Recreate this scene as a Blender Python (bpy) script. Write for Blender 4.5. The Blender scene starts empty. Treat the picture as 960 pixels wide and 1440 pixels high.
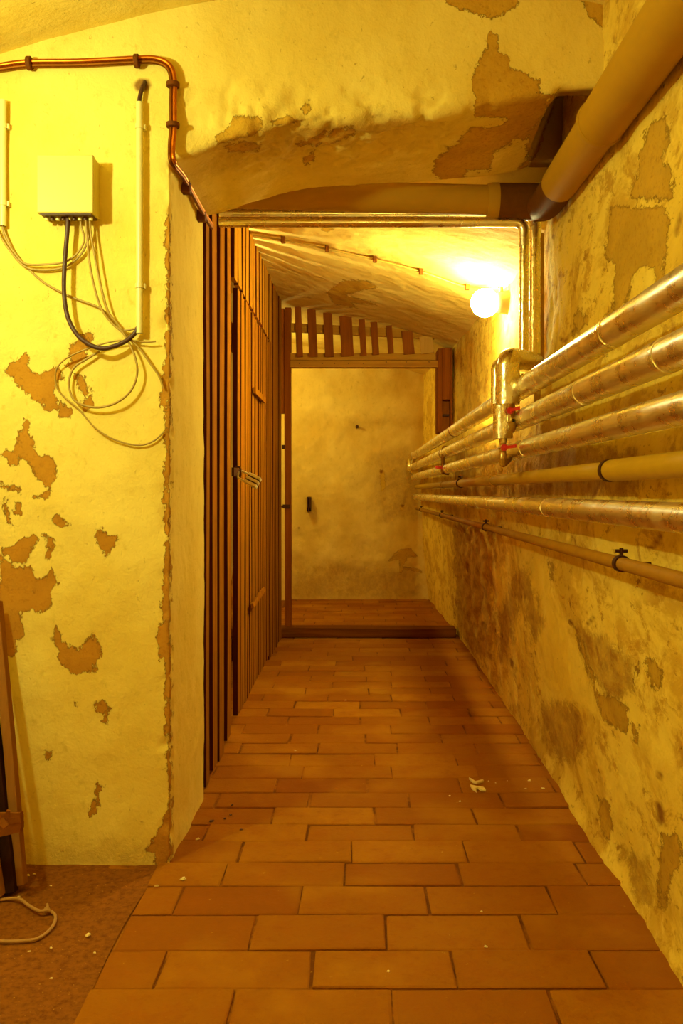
import bpy, math, random
import numpy as np
from mathutils import Vector, Matrix, noise as mnoise

random.seed(7)
rng = np.random.default_rng(11)
S = bpy.context.scene
COL = S.collection
F, U0, V0, CH = 1250.0, 505.0, 692.0, 0.95      # focal length in px, vanishing point, eye height


def at(u, v, Y):
    """point on the plane at distance Y seen at pixel (u, v)"""
    return Vector(((u - U0) * Y / F, Y, CH + (V0 - v) * Y / F))


def onX(u, v, X):
    Y = X * F / (u - U0)
    return Vector((X, Y, CH + (V0 - v) * Y / F))


# ------------------------------------------------------------------ materials
def new_mat(name):
    m = bpy.data.materials.new(name)
    m.use_nodes = True
    nt = m.node_tree
    nt.nodes.clear()
    return m, nt


class NT:
    def __init__(s, name):
        s.m, s.t = new_mat(name)
        s.out = s.n('ShaderNodeOutputMaterial')
        s.b = s.n('ShaderNodeBsdfPrincipled')
        s.l(s.b.outputs[0], s.out.inputs[0])
        s.tc = s.n('ShaderNodeTexCoord')

    def n(s, t, **kw):
        x = s.t.nodes.new(t)
        for k, v in kw.items():
            setattr(x, k, v)
        return x

    def l(s, a, b):
        s.t.links.new(a, b)

    def vec(s, scale=(1, 1, 1)):
        mp = s.n('ShaderNodeMapping')
        mp.inputs['Scale'].default_value = scale
        s.l(s.tc.outputs['Object'], mp.inputs[0])
        return mp.outputs[0]

    def noise(s, scale, detail=4, rough=.55, stretch=(1, 1, 1), dist=0.0):
        x = s.n('ShaderNodeTexNoise')
        x.inputs['Scale'].default_value = scale
        x.inputs['Detail'].default_value = detail
        x.inputs['Roughness'].default_value = rough
        x.inputs['Distortion'].default_value = dist
        s.l(s.vec(stretch), x.inputs['Vector'])
        return x.outputs['Fac']

    def math(s, op, a, b=None, c=None, clamp=False):
        x = s.n('ShaderNodeMath', operation=op)
        x.use_clamp = clamp
        for i, v in enumerate((a, b, c)):
            if v is None:
                continue
            if isinstance(v, (int, float)):
                x.inputs[i].default_value = v
            else:
                s.l(v, x.inputs[i])
        return x.outputs[0]

    def ramp(s, f, lo, hi):
        x = s.n('ShaderNodeMapRange')
        x.interpolation_type = 'SMOOTHSTEP'
        s.l(f, x.inputs['Value'])
        x.inputs['From Min'].default_value = lo
        x.inputs['From Max'].default_value = hi
        return x.outputs[0]

    def mix(s, f, a, b):
        x = s.n('ShaderNodeMix', data_type='RGBA')
        if isinstance(f, (int, float)):
            x.inputs[0].default_value = f
        else:
            s.l(f, x.inputs[0])
        for i, v in ((6, a), (7, b)):
            if isinstance(v, tuple):
                x.inputs[i].default_value = (*v, 1)
            else:
                s.l(v, x.inputs[i])
        return x.outputs[2]

    def attr(s, name):
        x = s.n('ShaderNodeAttribute')
        x.attribute_name = name
        return x.outputs['Fac']

    def col(s, c, rough=.6, metal=0.0, spec=.5):
        for k, v in (('Base Color', c), ('Roughness', rough), ('Metallic', metal), ('Specular IOR Level', spec)):
            i = s.b.inputs[k]
            if isinstance(v, tuple):
                i.default_value = (*v, 1)
            elif isinstance(v, (int, float)):
                i.default_value = v
            else:
                s.l(v, i)

    def bump(s, h, strength=.5, dist=.01):
        x = s.n('ShaderNodeBump')
        x.inputs['Strength'].default_value = strength
        x.inputs['Distance'].default_value = dist
        s.l(h, x.inputs['Height'])
        s.l(x.outputs[0], s.b.inputs['Normal'])


CREAM, CREAM2 = (.86, .69, .15), (.78, .58, .095)
UNDER, UNDER2 = (.52, .25, .022), (.36, .15, .012)


OCHRE = (.62, .37, .03)


def plaster(name, a=CREAM, b=CREAM2, mottle=0.0, chips=.70, spots=(.24, .10, .015), attrs=True, rough_bump=1.0, stain=.85, under=None, soft=.03, st=(1, 1, .7)):
    k = NT(name)
    big = k.noise(2.6, 5, .6, (1, 1, .8))
    fine = k.noise(38, 6, .65, st)
    c = k.mix(k.ramp(big, .35, .65), a, b)
    c = k.mix(k.ramp(fine, .55, .8), c, tuple(x * .86 for x in b))
    wash = k.noise(5, 6, .72, st, .5)
    if mottle > 0:
        mt = k.math('MULTIPLY', k.math('SUBTRACT', 1.0, k.ramp(k.attr('clean'), -.02, .03)), mottle)
        c = k.mix(k.math('MULTIPLY', k.ramp(wash, .47, .60), mt), c, (.58, .33, .028))
        w2 = k.noise(13, 7, .78, st, .4)
        c = k.mix(k.math('MULTIPLY', k.ramp(w2, .52, .62), mt), c, (.48, .245, .022))
        w3 = k.noise(30, 6, .75, st, .3)
        c = k.mix(k.math('MULTIPLY', k.ramp(w3, .58, .66), mt), c, (.34, .15, .014))
    chip = k.noise(17, 5, .72, (st[0], st[1], st[2] * .9), .5)
    speck = k.ramp(k.noise(62, 4, .7, st, .3), .66, .70)
    cm = k.ramp(chip, chips, chips + .03)
    h = k.math('MULTIPLY_ADD', fine, .30 * rough_bump, k.math('MULTIPLY', k.noise(150, 3, .6), .12 * rough_bump))
    h = k.math('ADD', h, k.math('MULTIPLY', k.noise(11, 5, .65), 1.1 * rough_bump))
    if attrs:
        nz = k.noise(40, 7, .78, st)
        nf = k.math('MULTIPLY', k.math('SUBTRACT', nz, .5), .062)
        f = k.math('ADD', k.attr('peel'), nf)
        pm = k.ramp(f, .0, .0022)
        pb = k.ramp(k.noise(5, 3), .4, .62)
        if under:
            pc = k.mix(pb, under, tuple(x * .86 for x in under))
        else:                                   # grey-brown base coat on the pillar, ochre one over the passage
            sx = k.n('ShaderNodeSeparateXYZ')
            k.l(k.tc.outputs['Object'], sx.inputs[0])
            pc = k.mix(k.ramp(sx.outputs[0], -.5, -.44), UNDER, OCHRE)
            pc = k.mix(k.math('MULTIPLY', pb, .3), pc, UNDER2)
        pc = k.mix(k.math('MULTIPLY', k.ramp(k.noise(90, 4, .7), .5, .7), .5), pc, UNDER2)
        edge = k.math('MULTIPLY', k.ramp(f, -.001, .001), k.math('SUBTRACT', 1.0, k.ramp(f, .001, .005)))
        # grey-brown bare zone
        sf = k.math('ADD', k.attr('stain'), k.math('MULTIPLY', k.math('SUBTRACT', k.noise(11, 7, .78, st, .5), .5), .16))
        sm = k.ramp(sf, -soft, soft)
        c = k.mix(k.math('MULTIPLY', sm, stain), c, k.mix(k.ramp(k.noise(26, 6, .75, st), .4, .62), (.47, .25, .022), (.28, .115, .012)))
        c = k.mix(pm, c, pc)
        c = k.mix(k.math('MULTIPLY', edge, .55), c, (.22, .09, .012))
        c = k.mix(k.math('MULTIPLY', k.ramp(k.attr('rust_and_shade'), -.007, .004), .85), c, (.20, .06, .008))
        h = k.math('SUBTRACT', h, k.math('MULTIPLY', pm, .9))
        h = k.math('SUBTRACT', h, k.math('MULTIPLY', sm, k.math('MULTIPLY', k.noise(30, 5, .7), 1.2)))
    c = k.mix(k.math('MULTIPLY', cm, .8), c, spots)
    c = k.mix(k.math('MULTIPLY', k.math('MULTIPLY', speck, k.ramp(k.noise(3, 3, .5), .42, .6)), .5), c, (.42, .24, .03))
    h = k.math('SUBTRACT', h, k.math('MULTIPLY', speck, .35))
    h = k.math('SUBTRACT', h, k.math('MULTIPLY', cm, .8))
    k.col(c, .9, 0, .08)
    k.bump(h, .75, .006)
    return k.m


def wood(name, c1, c2, scale=1.0, axis=2, rough=.7):
    k = NT(name)
    st = [26, 26, 26]
    st[axis] = 1.6
    g = k.noise(1.0 * scale, 6, .65, tuple(st), .6)
    st2 = [120, 120, 120]
    st2[axis] = 4
    g2 = k.noise(1.0, 3, .6, tuple(st2))
    info = k.n('ShaderNodeObjectInfo')
    c = k.mix(k.ramp(g, .3, .7), c1, c2)
    c = k.mix(k.math('MULTIPLY', k.ramp(g2, .55, .75), .4), c, tuple(x * .5 for x in c2))
    c = k.mix(k.math('MULTIPLY', info.outputs['Random'], .35), c, tuple(x * .6 for x in c1))
    k.col(c, max(rough, .85), 0, .03)
    k.bump(k.math('ADD', g, k.math('MULTIPLY', g2, .5)), .35, .003)
    return k.m


def plain(name, c, rough=.5, metal=0.0, bump=0.0, scale=60, var=.25, spec=.5):
    k = NT(name)
    g = k.noise(scale, 4, .6)
    k.col(k.mix(k.math('MULTIPLY', k.ramp(g, .35, .7), var), c, tuple(x * .55 for x in c)), rough, metal, spec)
    if bump:
        k.bump(g, bump, .003)
    return k.m


def foil(name, c=(.94, .87, .58), rough=.26, along=1, crumple=.18):
    k = NT(name)
    st = [1, 1, 1]
    st[along] = .3
    g = k.noise(26, 4, .55, tuple(st), .15)
    g2 = k.noise(22, 3, .6, tuple(st), .4)
    st3 = [1, 1, 1]
    st3[along] = .12
    dirt = k.noise(12, 5, .7)
    k.col(k.mix(k.ramp(dirt, .55, .8), c, tuple(x * .8 for x in c)), rough, 1.0)
    k.l(k.math('MULTIPLY_ADD', k.ramp(dirt, .4, .7), .18, rough), k.b.inputs['Roughness'])
    k.bump(k.math('ADD', g, k.math('MULTIPLY', g2, 1.5)), crumple, .004)
    return k.m


M = {}
M['front'] = plaster('plaster_front', chips=.735, stain=.42, soft=.05, rough_bump=1.2)
M['right'] = plaster('plaster_right', a=(.86, .645, .095), b=(.80, .55, .06), mottle=.75, chips=.66, rough_bump=1.5, stain=.7, soft=.014, st=(1, .5, .8), under=(.58, .34, .03))
M['ceil'] = plaster('plaster_ceiling', a=(.80, .60, .14), b=(.72, .50, .10), chips=.735)
M['end'] = plaster('plaster_end', a=(.80, .58, .13), b=(.70, .46, .08), chips=.735, stain=.5, soft=.09)
M['hidden'] = plaster('plaster_dim', a=(.74, .55, .10), b=(.62, .42, .06), attrs=False)

# bricks: tint attribute per brick
k = NT('brick_floor')
t = k.attr('tint')
g = k.noise(11, 5, .65)
g2 = k.noise(70, 4, .65)
c = k.mix(t, (.25, .072, .002), (.41, .165, .005))
c = k.mix(k.math('MULTIPLY', k.ramp(g, .42, .7), .5), c, (.31, .09, .003))
c = k.mix(k.math('MULTIPLY', k.ramp(k.noise(24, 6, .72), .5, .68), .45), c, (.27, .085, .003))
c = k.mix(k.math('MULTIPLY', k.ramp(g2, .55, .75), .45), c, (.28, .08, .003))
c = k.mix(k.math('MULTIPLY', k.ramp(k.noise(2.2, 4), .5, .68), .3), c, (.55, .26, .012))
mo = k.mix(k.ramp(k.noise(6, 5, .7), .45, .62), (.15, .045, .002), (.33, .115, .004))
c = k.mix(k.math('LESS_THAN', t, -.5), c, mo)
c = k.mix(k.math('MULTIPLY', k.ramp(k.noise(1.3, 5, .6), .45, .7), .4), c, (.27, .08, .003))
c = k.mix(k.math('MULTIPLY', k.ramp(k.noise(45, 5, .75), .66, .72), .5), c, (.60, .36, .04))
k.col(c, .85, 0, .05)
k.bump(k.math('ADD', k.math('MULTIPLY', g2, .7), g), .7, .005)
M['brick'] = k.m

k = NT('screed_floor')
g = k.noise(60, 6, .75)
c = k.mix(k.ramp(g, .4, .66), (.25, .085, .006), (.16, .048, .003))
c = k.mix(k.ramp(k.noise(170, 3, .6), .66, .72), c, (.42, .2, .02))
k.col(c, .95, 0, .1)
k.bump(g, .5, .004)
M['screed'] = k.m

M['slat'] = wood('slat_wood', (.37, .145, .005), (.25, .08, .003))
M['slat_edge_shade'] = wood('slat_painted_shade', (.085, .015, .001), (.05, .008, .001))  # shade between the slats, painted near-black on their edge faces
M['slat_top_lit'] = wood('slat_wood_lit', (.48, .215, .012), (.36, .14, .006))  # lit copy of the slat wood: lamplight over the door put into colour
M['oak'] = wood('frame_wood', (.30, .08, .004), (.19, .042, .003))
M['header'] = wood('header_wood', (.50, .24, .02), (.36, .14, .012), axis=0)
M['transom'] = wood('transom_wood', (.29, .08, .005), (.19, .047, .004))
M['transom_light'] = wood('transom_wood_light', (.52, .28, .045), (.42, .19, .03))
M['sill'] = wood('sill_wood', (.22, .065, .004), (.10, .026, .002), axis=0)
M['pale_plank'] = wood('pale_plank_wood', (.38, .17, .03), (.30, .115, .02))
M['dark_plank'] = wood('dark_plank_wood', (.05, .016, .005), (.03, .01, .004))
M['foil'] = foil('pipe_foil', along=1)
M['foil_v'] = foil('riser_foil', along=2, rough=.2, crumple=.7)
M['foil_x'] = foil('cross_foil', along=0, rough=.24)
M['tape'] = plain('red_tape', (.32, .07, .02), .5)
M['drain'] = plain('brown_plastic', (.46, .24, .008), .7, var=.12, scale=12, spec=.15)
M['drain_dark'] = plain('dark_plastic', (.15, .05, .003), .7, var=.3, spec=.08)
M['plast4'] = plain('ochre_plastic', (.48, .27, .01), .5, var=.15, scale=14, spec=.2)
M['steel'] = plain('painted_pipe', (.38, .175, .01), .6, var=.3, scale=25, spec=.08)
M['iron'] = plain('dark_iron', (.075, .023, .004), .65, .2, .4, spec=.15)
M['brass'] = plain('brass', (.62, .42, .12), .3, .9)
M['lever'] = plain('red_lever', (.62, .02, .012), .4)
M['copper'] = plain('copper', (.56, .16, .012), .42, 1.0, var=.35)
M['copper_dark'] = plain('copper_tarnished', (.22, .07, .006), .55, 1.0, var=.3)
M['clip'] = plain('clip_brown', (.15, .045, .004), .7, spec=.08)
M['box'] = plain('box_grey', (.64, .52, .10), .5, var=.06, scale=8)
M['box_dark'] = plain('gland_dark', (.10, .035, .01), .5)
M['conduit'] = plain('conduit_white', (.80, .72, .26), .35, var=.08)
M['cable_dark'] = plain('cable_dark', (.07, .022, .01), .45, 0, .4, 200)
M['cable'] = plain('cable_tan', (.42, .27, .04), .5)
M['cord'] = plain('cord_tan', (.42, .22, .05), .8)
M['rag'] = plain('rag_brown', (.26, .085, .008), .95, 0, .6, 50, spec=.05)
M['chip'] = plain('plaster_crumb', (.85, .66, .22), .8)
M['steel_lock'] = plain('lock_steel', (.90, .82, .48), .35, .35, var=.1)
M['holder'] = plain('lamp_holder', (.10, .04, .006), .5)

k = NT('lamp_glow')
k.col((.9, .85, .7), .3)
k.b.inputs['Emission Color'].default_value = (1.0, .92, .38, 1)
k.b.inputs['Emission Strength'].default_value = 420
M['glow'] = k.m


# ------------------------------------------------------------------ mesh building
class MB:
    def __init__(s):
        s.v, s.f, s.smooth = [], [], []
        s.edge = set()

    def add(s, vs, fs, smooth=False):
        o = len(s.v)
        s.v += [Vector(p) for p in vs]
        s.f += [tuple(i + o for i in f) for f in fs]
        s.smooth += [smooth] * len(fs)
        return s

    def box(s, lo, hi, rot=None, piv=None):
        x0, y0, z0 = lo
        x1, y1, z1 = hi
        vs = [Vector(p) for p in ((x0, y0, z0), (x1, y0, z0), (x1, y1, z0), (x0, y1, z0), (x0, y0, z1), (x1, y0, z1), (x1, y1, z1), (x0, y1, z1))]
        if rot is not None:
            c = Vector(piv) if piv is not None else (Vector(lo) + Vector(hi)) / 2
            vs = [rot @ (p - c) + c for p in vs]
        return s.add(vs, [(3, 2, 1, 0), (4, 5, 6, 7), (0, 1, 5, 4), (1, 2, 6, 5), (2, 3, 7, 6), (3, 0, 4, 7)])

    def board(s, p0, p1, wdir, w, t, n=10, jit=.0015, taper=0):
        """a rough sawn board from p0 to p1: width w along wdir, thickness t, slightly wavy"""
        p0, p1 = Vector(p0), Vector(p1)
        ax = (p1 - p0).normalized()
        wd = Vector(wdir)
        wd = (wd - ax * wd.dot(ax)).normalized()
        td = ax.cross(wd).normalized()
        vs, fs = [], []
        ph = random.random() * 50
        for i in range(n + 1):
            q = p0.lerp(p1, i / n)
            L = (p1 - p0).length * i / n
            b = Vector((mnoise.noise((L * 1.3, ph, 0)), mnoise.noise((L * 1.3, ph, 7)), 0)) * jit * 2
            ww = w * (1 + mnoise.noise((L * 4, ph, 3)) * .03)
            for a, c in ((-1, -1), (1, -1), (1, 1), (-1, 1)):
                vs.append(q + wd * (a * ww / 2 + b.x + random.uniform(-jit, jit) * .4) + td * (c * t / 2 + b.y))
        for i in range(n):
            for j in range(4):
                if j % 2:
                    s.edge.add(len(s.f) + len(fs))
                a, b2 = i * 4 + j, i * 4 + (j + 1) % 4
                fs.append((a, b2, b2 + 4, a + 4))
        fs += [(3, 2, 1, 0), tuple(n * 4 + j for j in range(4))]
        return s.add(vs, fs)

    def tube(s, pts, r, seg=16, caps=True, rad=None, rough=0.0):
        pts = [Vector(p) for p in pts]
        n = len(pts)
        T = []
        for i in range(n):
            a, b = pts[max(0, i - 1)], pts[min(n - 1, i + 1)]
            T.append((b - a).normalized())
        up = Vector((0, 0, 1)) if abs(T[0].z) < .9 else Vector((1, 0, 0))
        N = (up - T[0] * up.dot(T[0])).normalized()
        vs, fs = [], []
        for i in range(n):
            if i:
                N = (N - T[i] * N.dot(T[i]))
                N.normalize()
            B = T[i].cross(N)
            R = rad[i] if rad else r
            for j in range(seg):
                a = 2 * math.pi * j / seg
                rr = R * (1 + (random.uniform(-1, 1) * rough if rough else 0))
                vs.append(pts[i] + (N * math.cos(a) + B * math.sin(a)) * rr)
        for i in range(n - 1):
            for j in range(seg):
                a, b = i * seg + j, i * seg + (j + 1) % seg
                fs.append((a, b, b + seg, a + seg))
        s.add(vs, fs, True)
        if caps:
            o = len(s.v) - n * seg
            s.f += [tuple(o + j for j in range(seg))[::-1], tuple(o + (n - 1) * seg + j for j in range(seg))]
            s.smooth += [False, False]
        return s

    def ball(s, c, r, nu=32, nv=18, sc=(1, 1, 1)):
        vs, fs = [], []
        for i in range(nv + 1):
            th = math.pi * i / nv
            for j in range(nu):
                a = 2 * math.pi * j / nu
                vs.append(Vector(c) + Vector((r * math.sin(th) * math.cos(a) * sc[0], r * math.sin(th) * math.sin(a) * sc[1], r * math.cos(th) * sc[2])))
        for i in range(nv):
            for j in range(nu):
                a, b = i * nu + j, i * nu + (j + 1) % nu
                fs.append((a, a + nu, b + nu, b))
        return s.add(vs, fs, True)

    def build(s, name, mat, parent=None, bevel=0.0, sharp=40, edge=None):
        off = Vector((0, 0, 0))
        root = parent
        while root is not None and root.parent is not None:
            root = root.parent
        if root is not None:
            off = Vector(root.location)
        me = bpy.data.meshes.new(name)
        me.from_pydata([tuple(p - off) for p in s.v], [], s.f)
        me.polygons.foreach_set('use_smooth', s.smooth)
        me.update()
        if any(s.smooth):
            me.set_sharp_from_angle(angle=math.radians(sharp))
        o = bpy.data.objects.new(name, me)
        COL.objects.link(o)
        me.materials.append(M[mat] if isinstance(mat, str) else mat)
        if edge:
            me.materials.append(M[edge])
            for i in s.edge:
                me.polygons[i].material_index = 1
        if parent is not None:
            o.parent = parent
        if bevel:
            b = o.modifiers.new('bevel', 'BEVEL')
            b.width = bevel
            b.segments = 2
            b.limit_method = 'ANGLE'
        return o


def spline(ctrl, per=8):
    P = [Vector(p) for p in ctrl]
    P = [P[0] * 2 - P[1]] + P + [P[-1] * 2 - P[-2]]
    out = []
    for i in range(1, len(P) - 2):
        a, b, c, d = P[i - 1:i + 3]
        for j in range(per):
            t = j / per
            out.append(.5 * ((2 * b) + (c - a) * t + (2 * a - 5 * b + 4 * c - d) * t * t + (3 * b - a - 3 * c + d) * t ** 3))
    out.append(P[-2])
    return out


def line(a, b, n):
    a, b = Vector(a), Vector(b)
    return [a.lerp(b, i / n) for i in range(n + 1)]


def bend(corner_pts, r, n=8):
    """polyline with rounded corners of radius r"""
    P = [Vector(p) for p in corner_pts]
    out = [P[0]]
    for i in range(1, len(P) - 1):
        a = (P[i - 1] - P[i]).normalized()
        b = (P[i + 1] - P[i]).normalized()
        d = min(r, (P[i - 1] - P[i]).length * .49, (P[i + 1] - P[i]).length * .49)
        s0, s1 = P[i] + a * d, P[i] + b * d
        for j in range(n + 1):
            t = j / n
            out.append(s0 * (1 - t) ** 2 + P[i] * 2 * t * (1 - t) + s1 * t * t)
    out.append(P[-1])
    return out


def thing(name, label, cat, loc, group=None):
    o = bpy.data.objects.new(name, None)
    o.empty_display_size = .05
    COL.objects.link(o)
    o.location = loc
    o['label'] = label
    o['category'] = cat
    if group:
        o['group'] = group
    return o


def tag(o, label, cat, group=None):
    o['label'] = label
    o['category'] = cat
    if group:
        o['group'] = group
    return o


def struct(o):
    o['kind'] = 'structure'
    return o


# ------------------------------------------------------------------ numpy noise for surfaces
_tab = rng.random((64, 64, 64))


def vnoise(p):
    i = np.floor(p).astype(int)
    f = p - i
    f = f * f * (3 - 2 * f)
    i0 = i % 64
    i1 = (i + 1) % 64
    x0, y0, z0 = i0.T
    x1, y1, z1 = i1.T
    fx, fy, fz = f.T
    g = lambda a, b, c: _tab[a, b, c]
    l = lambda a, b, t: a + (b - a) * t
    return l(l(l(g(x0, y0, z0), g(x1, y0, z0), fx), l(g(x0, y1, z0), g(x1, y1, z0), fx), fy),
             l(l(g(x0, y0, z1), g(x1, y0, z1), fx), l(g(x0, y1, z1), g(x1, y1, z1), fx), fy), fz) - .5


def fbm(p, scale, octv=4):
    r = np.zeros(len(p))
    a = 1.0
    for o in range(octv):
        r += a * vnoise(p * scale * 2 ** o + 13.7 * o)
        a *= .5
    return r


def poly_field(P, polys):
    """signed distance (m, positive inside) of world points P to worn patches traced on the photo's surfaces"""
    out = np.full(len(P), -.06)
    ok = P[:, 1] > .3
    Y = np.where(ok, P[:, 1], 1)
    u = U0 + P[:, 0] * F / Y
    v = V0 - (P[:, 2] - CH) * F / Y
    for poly in polys:
        q = np.array(poly, float)
        s = ok & (u > q[:, 0].min() - 40) & (u < q[:, 0].max() + 40) & (v > q[:, 1].min() - 40) & (v < q[:, 1].max() + 40)
        if not s.any():
            continue
        uu, vv = u[s], v[s]
        d2 = np.full(len(uu), 1e9)
        ins = np.zeros(len(uu), bool)
        for i in range(len(q)):
            (ax, ay), (bx, by) = q[i], q[(i + 1) % len(q)]
            ex, ey = bx - ax, by - ay
            L = ex * ex + ey * ey + 1e-9
            t = np.clip(((uu - ax) * ex + (vv - ay) * ey) / L, 0, 1)
            d2 = np.minimum(d2, (uu - ax - t * ex) ** 2 + (vv - ay - t * ey) ** 2)
            cr = (ay > vv) != (by > vv)
            xi = ax + (vv - ay) * ex / (ey if abs(ey) > 1e-9 else 1e-9)
            ins ^= cr & (uu < xi)
        d = np.sqrt(d2) * np.where(ins, 1, -1) * Y[s] / F
        out[s] = np.maximum(out[s], np.clip(d, -.06, .06))
    return out


def tr(pts, s, ox, oy):
    return [(x / s + ox, y / s + oy) for x, y in pts]


def set_attr(me, name, arr):
    a = me.attributes.new(name, 'FLOAT', 'POINT')
    a.data.foreach_set('value', np.asarray(arr, dtype=np.float32))


def grid(name, fn, us, vs, mat, peel=None, stain=None, rust_and_shade=None, flip=False, clean=None):
    A, B = np.meshgrid(us, vs, indexing='ij')
    P = fn(A.ravel(), B.ravel())
    nu, nv = len(us), len(vs)
    idx = np.arange(nu * nv).reshape(nu, nv)
    q = np.stack([idx[:-1, :-1], idx[1:, :-1], idx[1:, 1:], idx[:-1, 1:]], -1).reshape(-1, 4)
    if flip:
        q = q[:, ::-1]
    me = bpy.data.meshes.new(name)
    me.from_pydata(P.tolist(), [], q.tolist())
    me.polygons.foreach_set('use_smooth', [True] * len(q))
    set_attr(me, 'peel', poly_field(P, peel) if peel else np.full(len(P), -.06))
    set_attr(me, 'stain', poly_field(P, stain) if stain else np.full(len(P), -.06) - .1)
    set_attr(me, 'rust_and_shade', poly_field(P, rust_and_shade) if rust_and_shade else np.full(len(P), -.06))
    if clean:
        set_attr(me, 'clean', poly_field(P, clean))
    me.materials.append(M[mat])
    me.update()
    o = bpy.data.objects.new(name, me)
    COL.objects.link(o)
    return struct(o)


# ------------------------------------------------------------------ worn patches
Z1 = lambda p: tr(p, 3.692, 0, 460)
Z2 = lambda p: tr(p, 3.692, 0, 740)
Z3 = lambda p: tr(p, 3.0, 0, 1000)
Z4 = lambda p: tr(p, 2.667, 600, 0)
Z5 = lambda p: tr(p, 2.087, 240, 0)
Z6 = lambda p: tr(p, 4.364, 740, 300)
Z7 = lambda p: tr(p, 2.824, 620, 700)
Z8 = lambda p: tr(p, 2.119, 640, 760)
Z9 = lambda p: tr(p, 3.0, 360, 500)
FRONT_PEEL = [
    Z1([(20, 240), (40, 200), (90, 160), (125, 135), (155, 160), (150, 200), (190, 240), (250, 215), (320, 215), (335, 260), (300, 300), (280, 330), (290, 380), (350, 410), (390, 440), (350, 470), (310, 475), (295, 440), (240, 430), (215, 395), (170, 380), (130, 340), (110, 300), (75, 300), (65, 260)]),
    Z1([(110, 540), (130, 480), (160, 480), (150, 530), (175, 590), (180, 640), (210, 670), (260, 670), (290, 720), (295, 780), (255, 830), (275, 870), (230, 890), (165, 890), (240, 850), (210, 800), (130, 690), (105, 670), (95, 720), (40, 715), (40, 680), (10, 660), (40, 635), (80, 640), (90, 580)]),
    Z1([(0, 815), (40, 830), (100, 830), (110, 860), (60, 845), (0, 835)]),
    Z1([(20, 880), (48, 890), (48, 980), (75, 1030), (40, 1025), (15, 960)]),
    Z1([(85, 905), (112, 930), (102, 980), (70, 970)]),
    Z1([(270, 985), (310, 970), (360, 1030), (310, 1038), (265, 1015)]),
    Z2([(0, 160), (40, 150), (90, 200), (150, 190), (170, 120), (200, 60), (150, 40), (60, 100), (0, 110)]),
    Z2([(0, 150), (75, 210), (160, 200), (180, 265), (235, 265), (265, 215), (300, 295), (265, 340), (275, 440), (100, 440), (125, 570), (85, 590), (75, 675), (10, 680), (-20, 600)]),
    Z2([(240, 50), (290, 60), (265, 150), (225, 185), (225, 170), (250, 130), (235, 110)]),
    Z2([(265, 590), (290, 510), (310, 510), (325, 590), (385, 640), (430, 640), (435, 595), (465, 595), (470, 540), (495, 540), (495, 590), (515, 600), (525, 685), (490, 720), (505, 750), (440, 765), (410, 745), (395, 775), (340, 740), (300, 680), (310, 640)]),
    Z2([(495, 50), (500, 15), (540, 10), (560, 45), (610, 50), (612, 72), (580, 120), (585, 162), (545, 165), (545, 140), (510, 110)]),
    Z2([(380, 900), (412, 892), (417, 932), (395, 942), (378, 920)]),
    Z2([(470, 920), (540, 905), (567, 940), (547, 1032), (528, 1022), (535, 972), (500, 966)]),
    Z1([(375, 255), (430, 250), (460, 310), (470, 380), (495, 405), (430, 440), (435, 370), (390, 310)]),
    Z1([(400, 40), (450, 20), (487, 40), (460, 90), (440, 180), (370, 215), (330, 200), (370, 180), (360, 110)]),
    Z3([(605, 590), (650, 530), (700, 430), (718, 430), (728, 600), (690, 650), (660, 670), (640, 600)]),
    Z3([(405, 285), (430, 320), (415, 380), (418, 420), (400, 452), (376, 447), (385, 400), (403, 350)]),
    Z3([(185, 165), (215, 165), (215, 200), (190, 205)]),
    [(232, 300), (240, 300), (241, 470), (240, 640), (241, 800), (241, 1215), (236, 1100), (231, 950), (226, 880), (228, 830), (232, 760), (229, 700), (233, 640), (229, 590), (226, 545), (232, 500), (234, 430), (233, 360)],
    [(226, 540), (240, 540), (240, 580), (228, 575), (222, 560)],
    [(222, 880), (240, 870), (240, 920), (224, 930), (220, 900)],
]
LINTEL_PEEL = [
    Z4([(230, 120), (270, 130), (265, 200), (310, 215), (315, 255), (420, 300), (425, 350), (455, 360), (440, 440), (380, 510), (370, 530), (340, 520), (250, 575), (235, 640), (150, 640), (140, 665), (300, 695), (280, 722), (60, 690), (20, 640), (30, 600), (110, 540), (160, 480), (290, 470), (295, 450), (180, 435), (175, 400), (165, 300), (175, 260), (210, 220), (225, 180)]),
    Z4([(380, 500), (440, 430), (460, 360), (500, 330), (420, 560), (350, 660), (300, 720), (300, 690), (370, 600)]),
    Z4([(40, -30), (60, 0), (90, 25), (150, 40), (250, 70), (345, 15), (345, -30)]),
    Z4([(565, -30), (575, 0), (610, 60), (680, 130), (745, 135), (850, 20), (880, -30)]),
    Z5([(130, 400), (185, 345), (265, 345), (270, 380), (215, 405), (140, 432)]),
    Z5([(165, 430), (262, 415), (258, 447), (168, 452)]),
    Z5([(365, 432), (430, 393), (535, 360), (535, 388), (440, 425)]),
    Z5([(385, 462), (422, 450), (418, 478), (392, 482)]),
    Z5([(382, 318), (405, 288), (412, 332), (388, 336)]),
    Z5([(285, 355), (340, 335), (380, 350), (370, 375), (310, 372)]),
]
LINTEL_STAIN = [[(-20, 1188), (120, 1198), (236, 1190), (238, 1228), (-20, 1228)], Z5([(60, 430), (180, 380), (330, 350), (520, 350), (640, 340), (700, 365), (560, 400), (420, 440), (250, 470), (90, 500)])]
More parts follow.
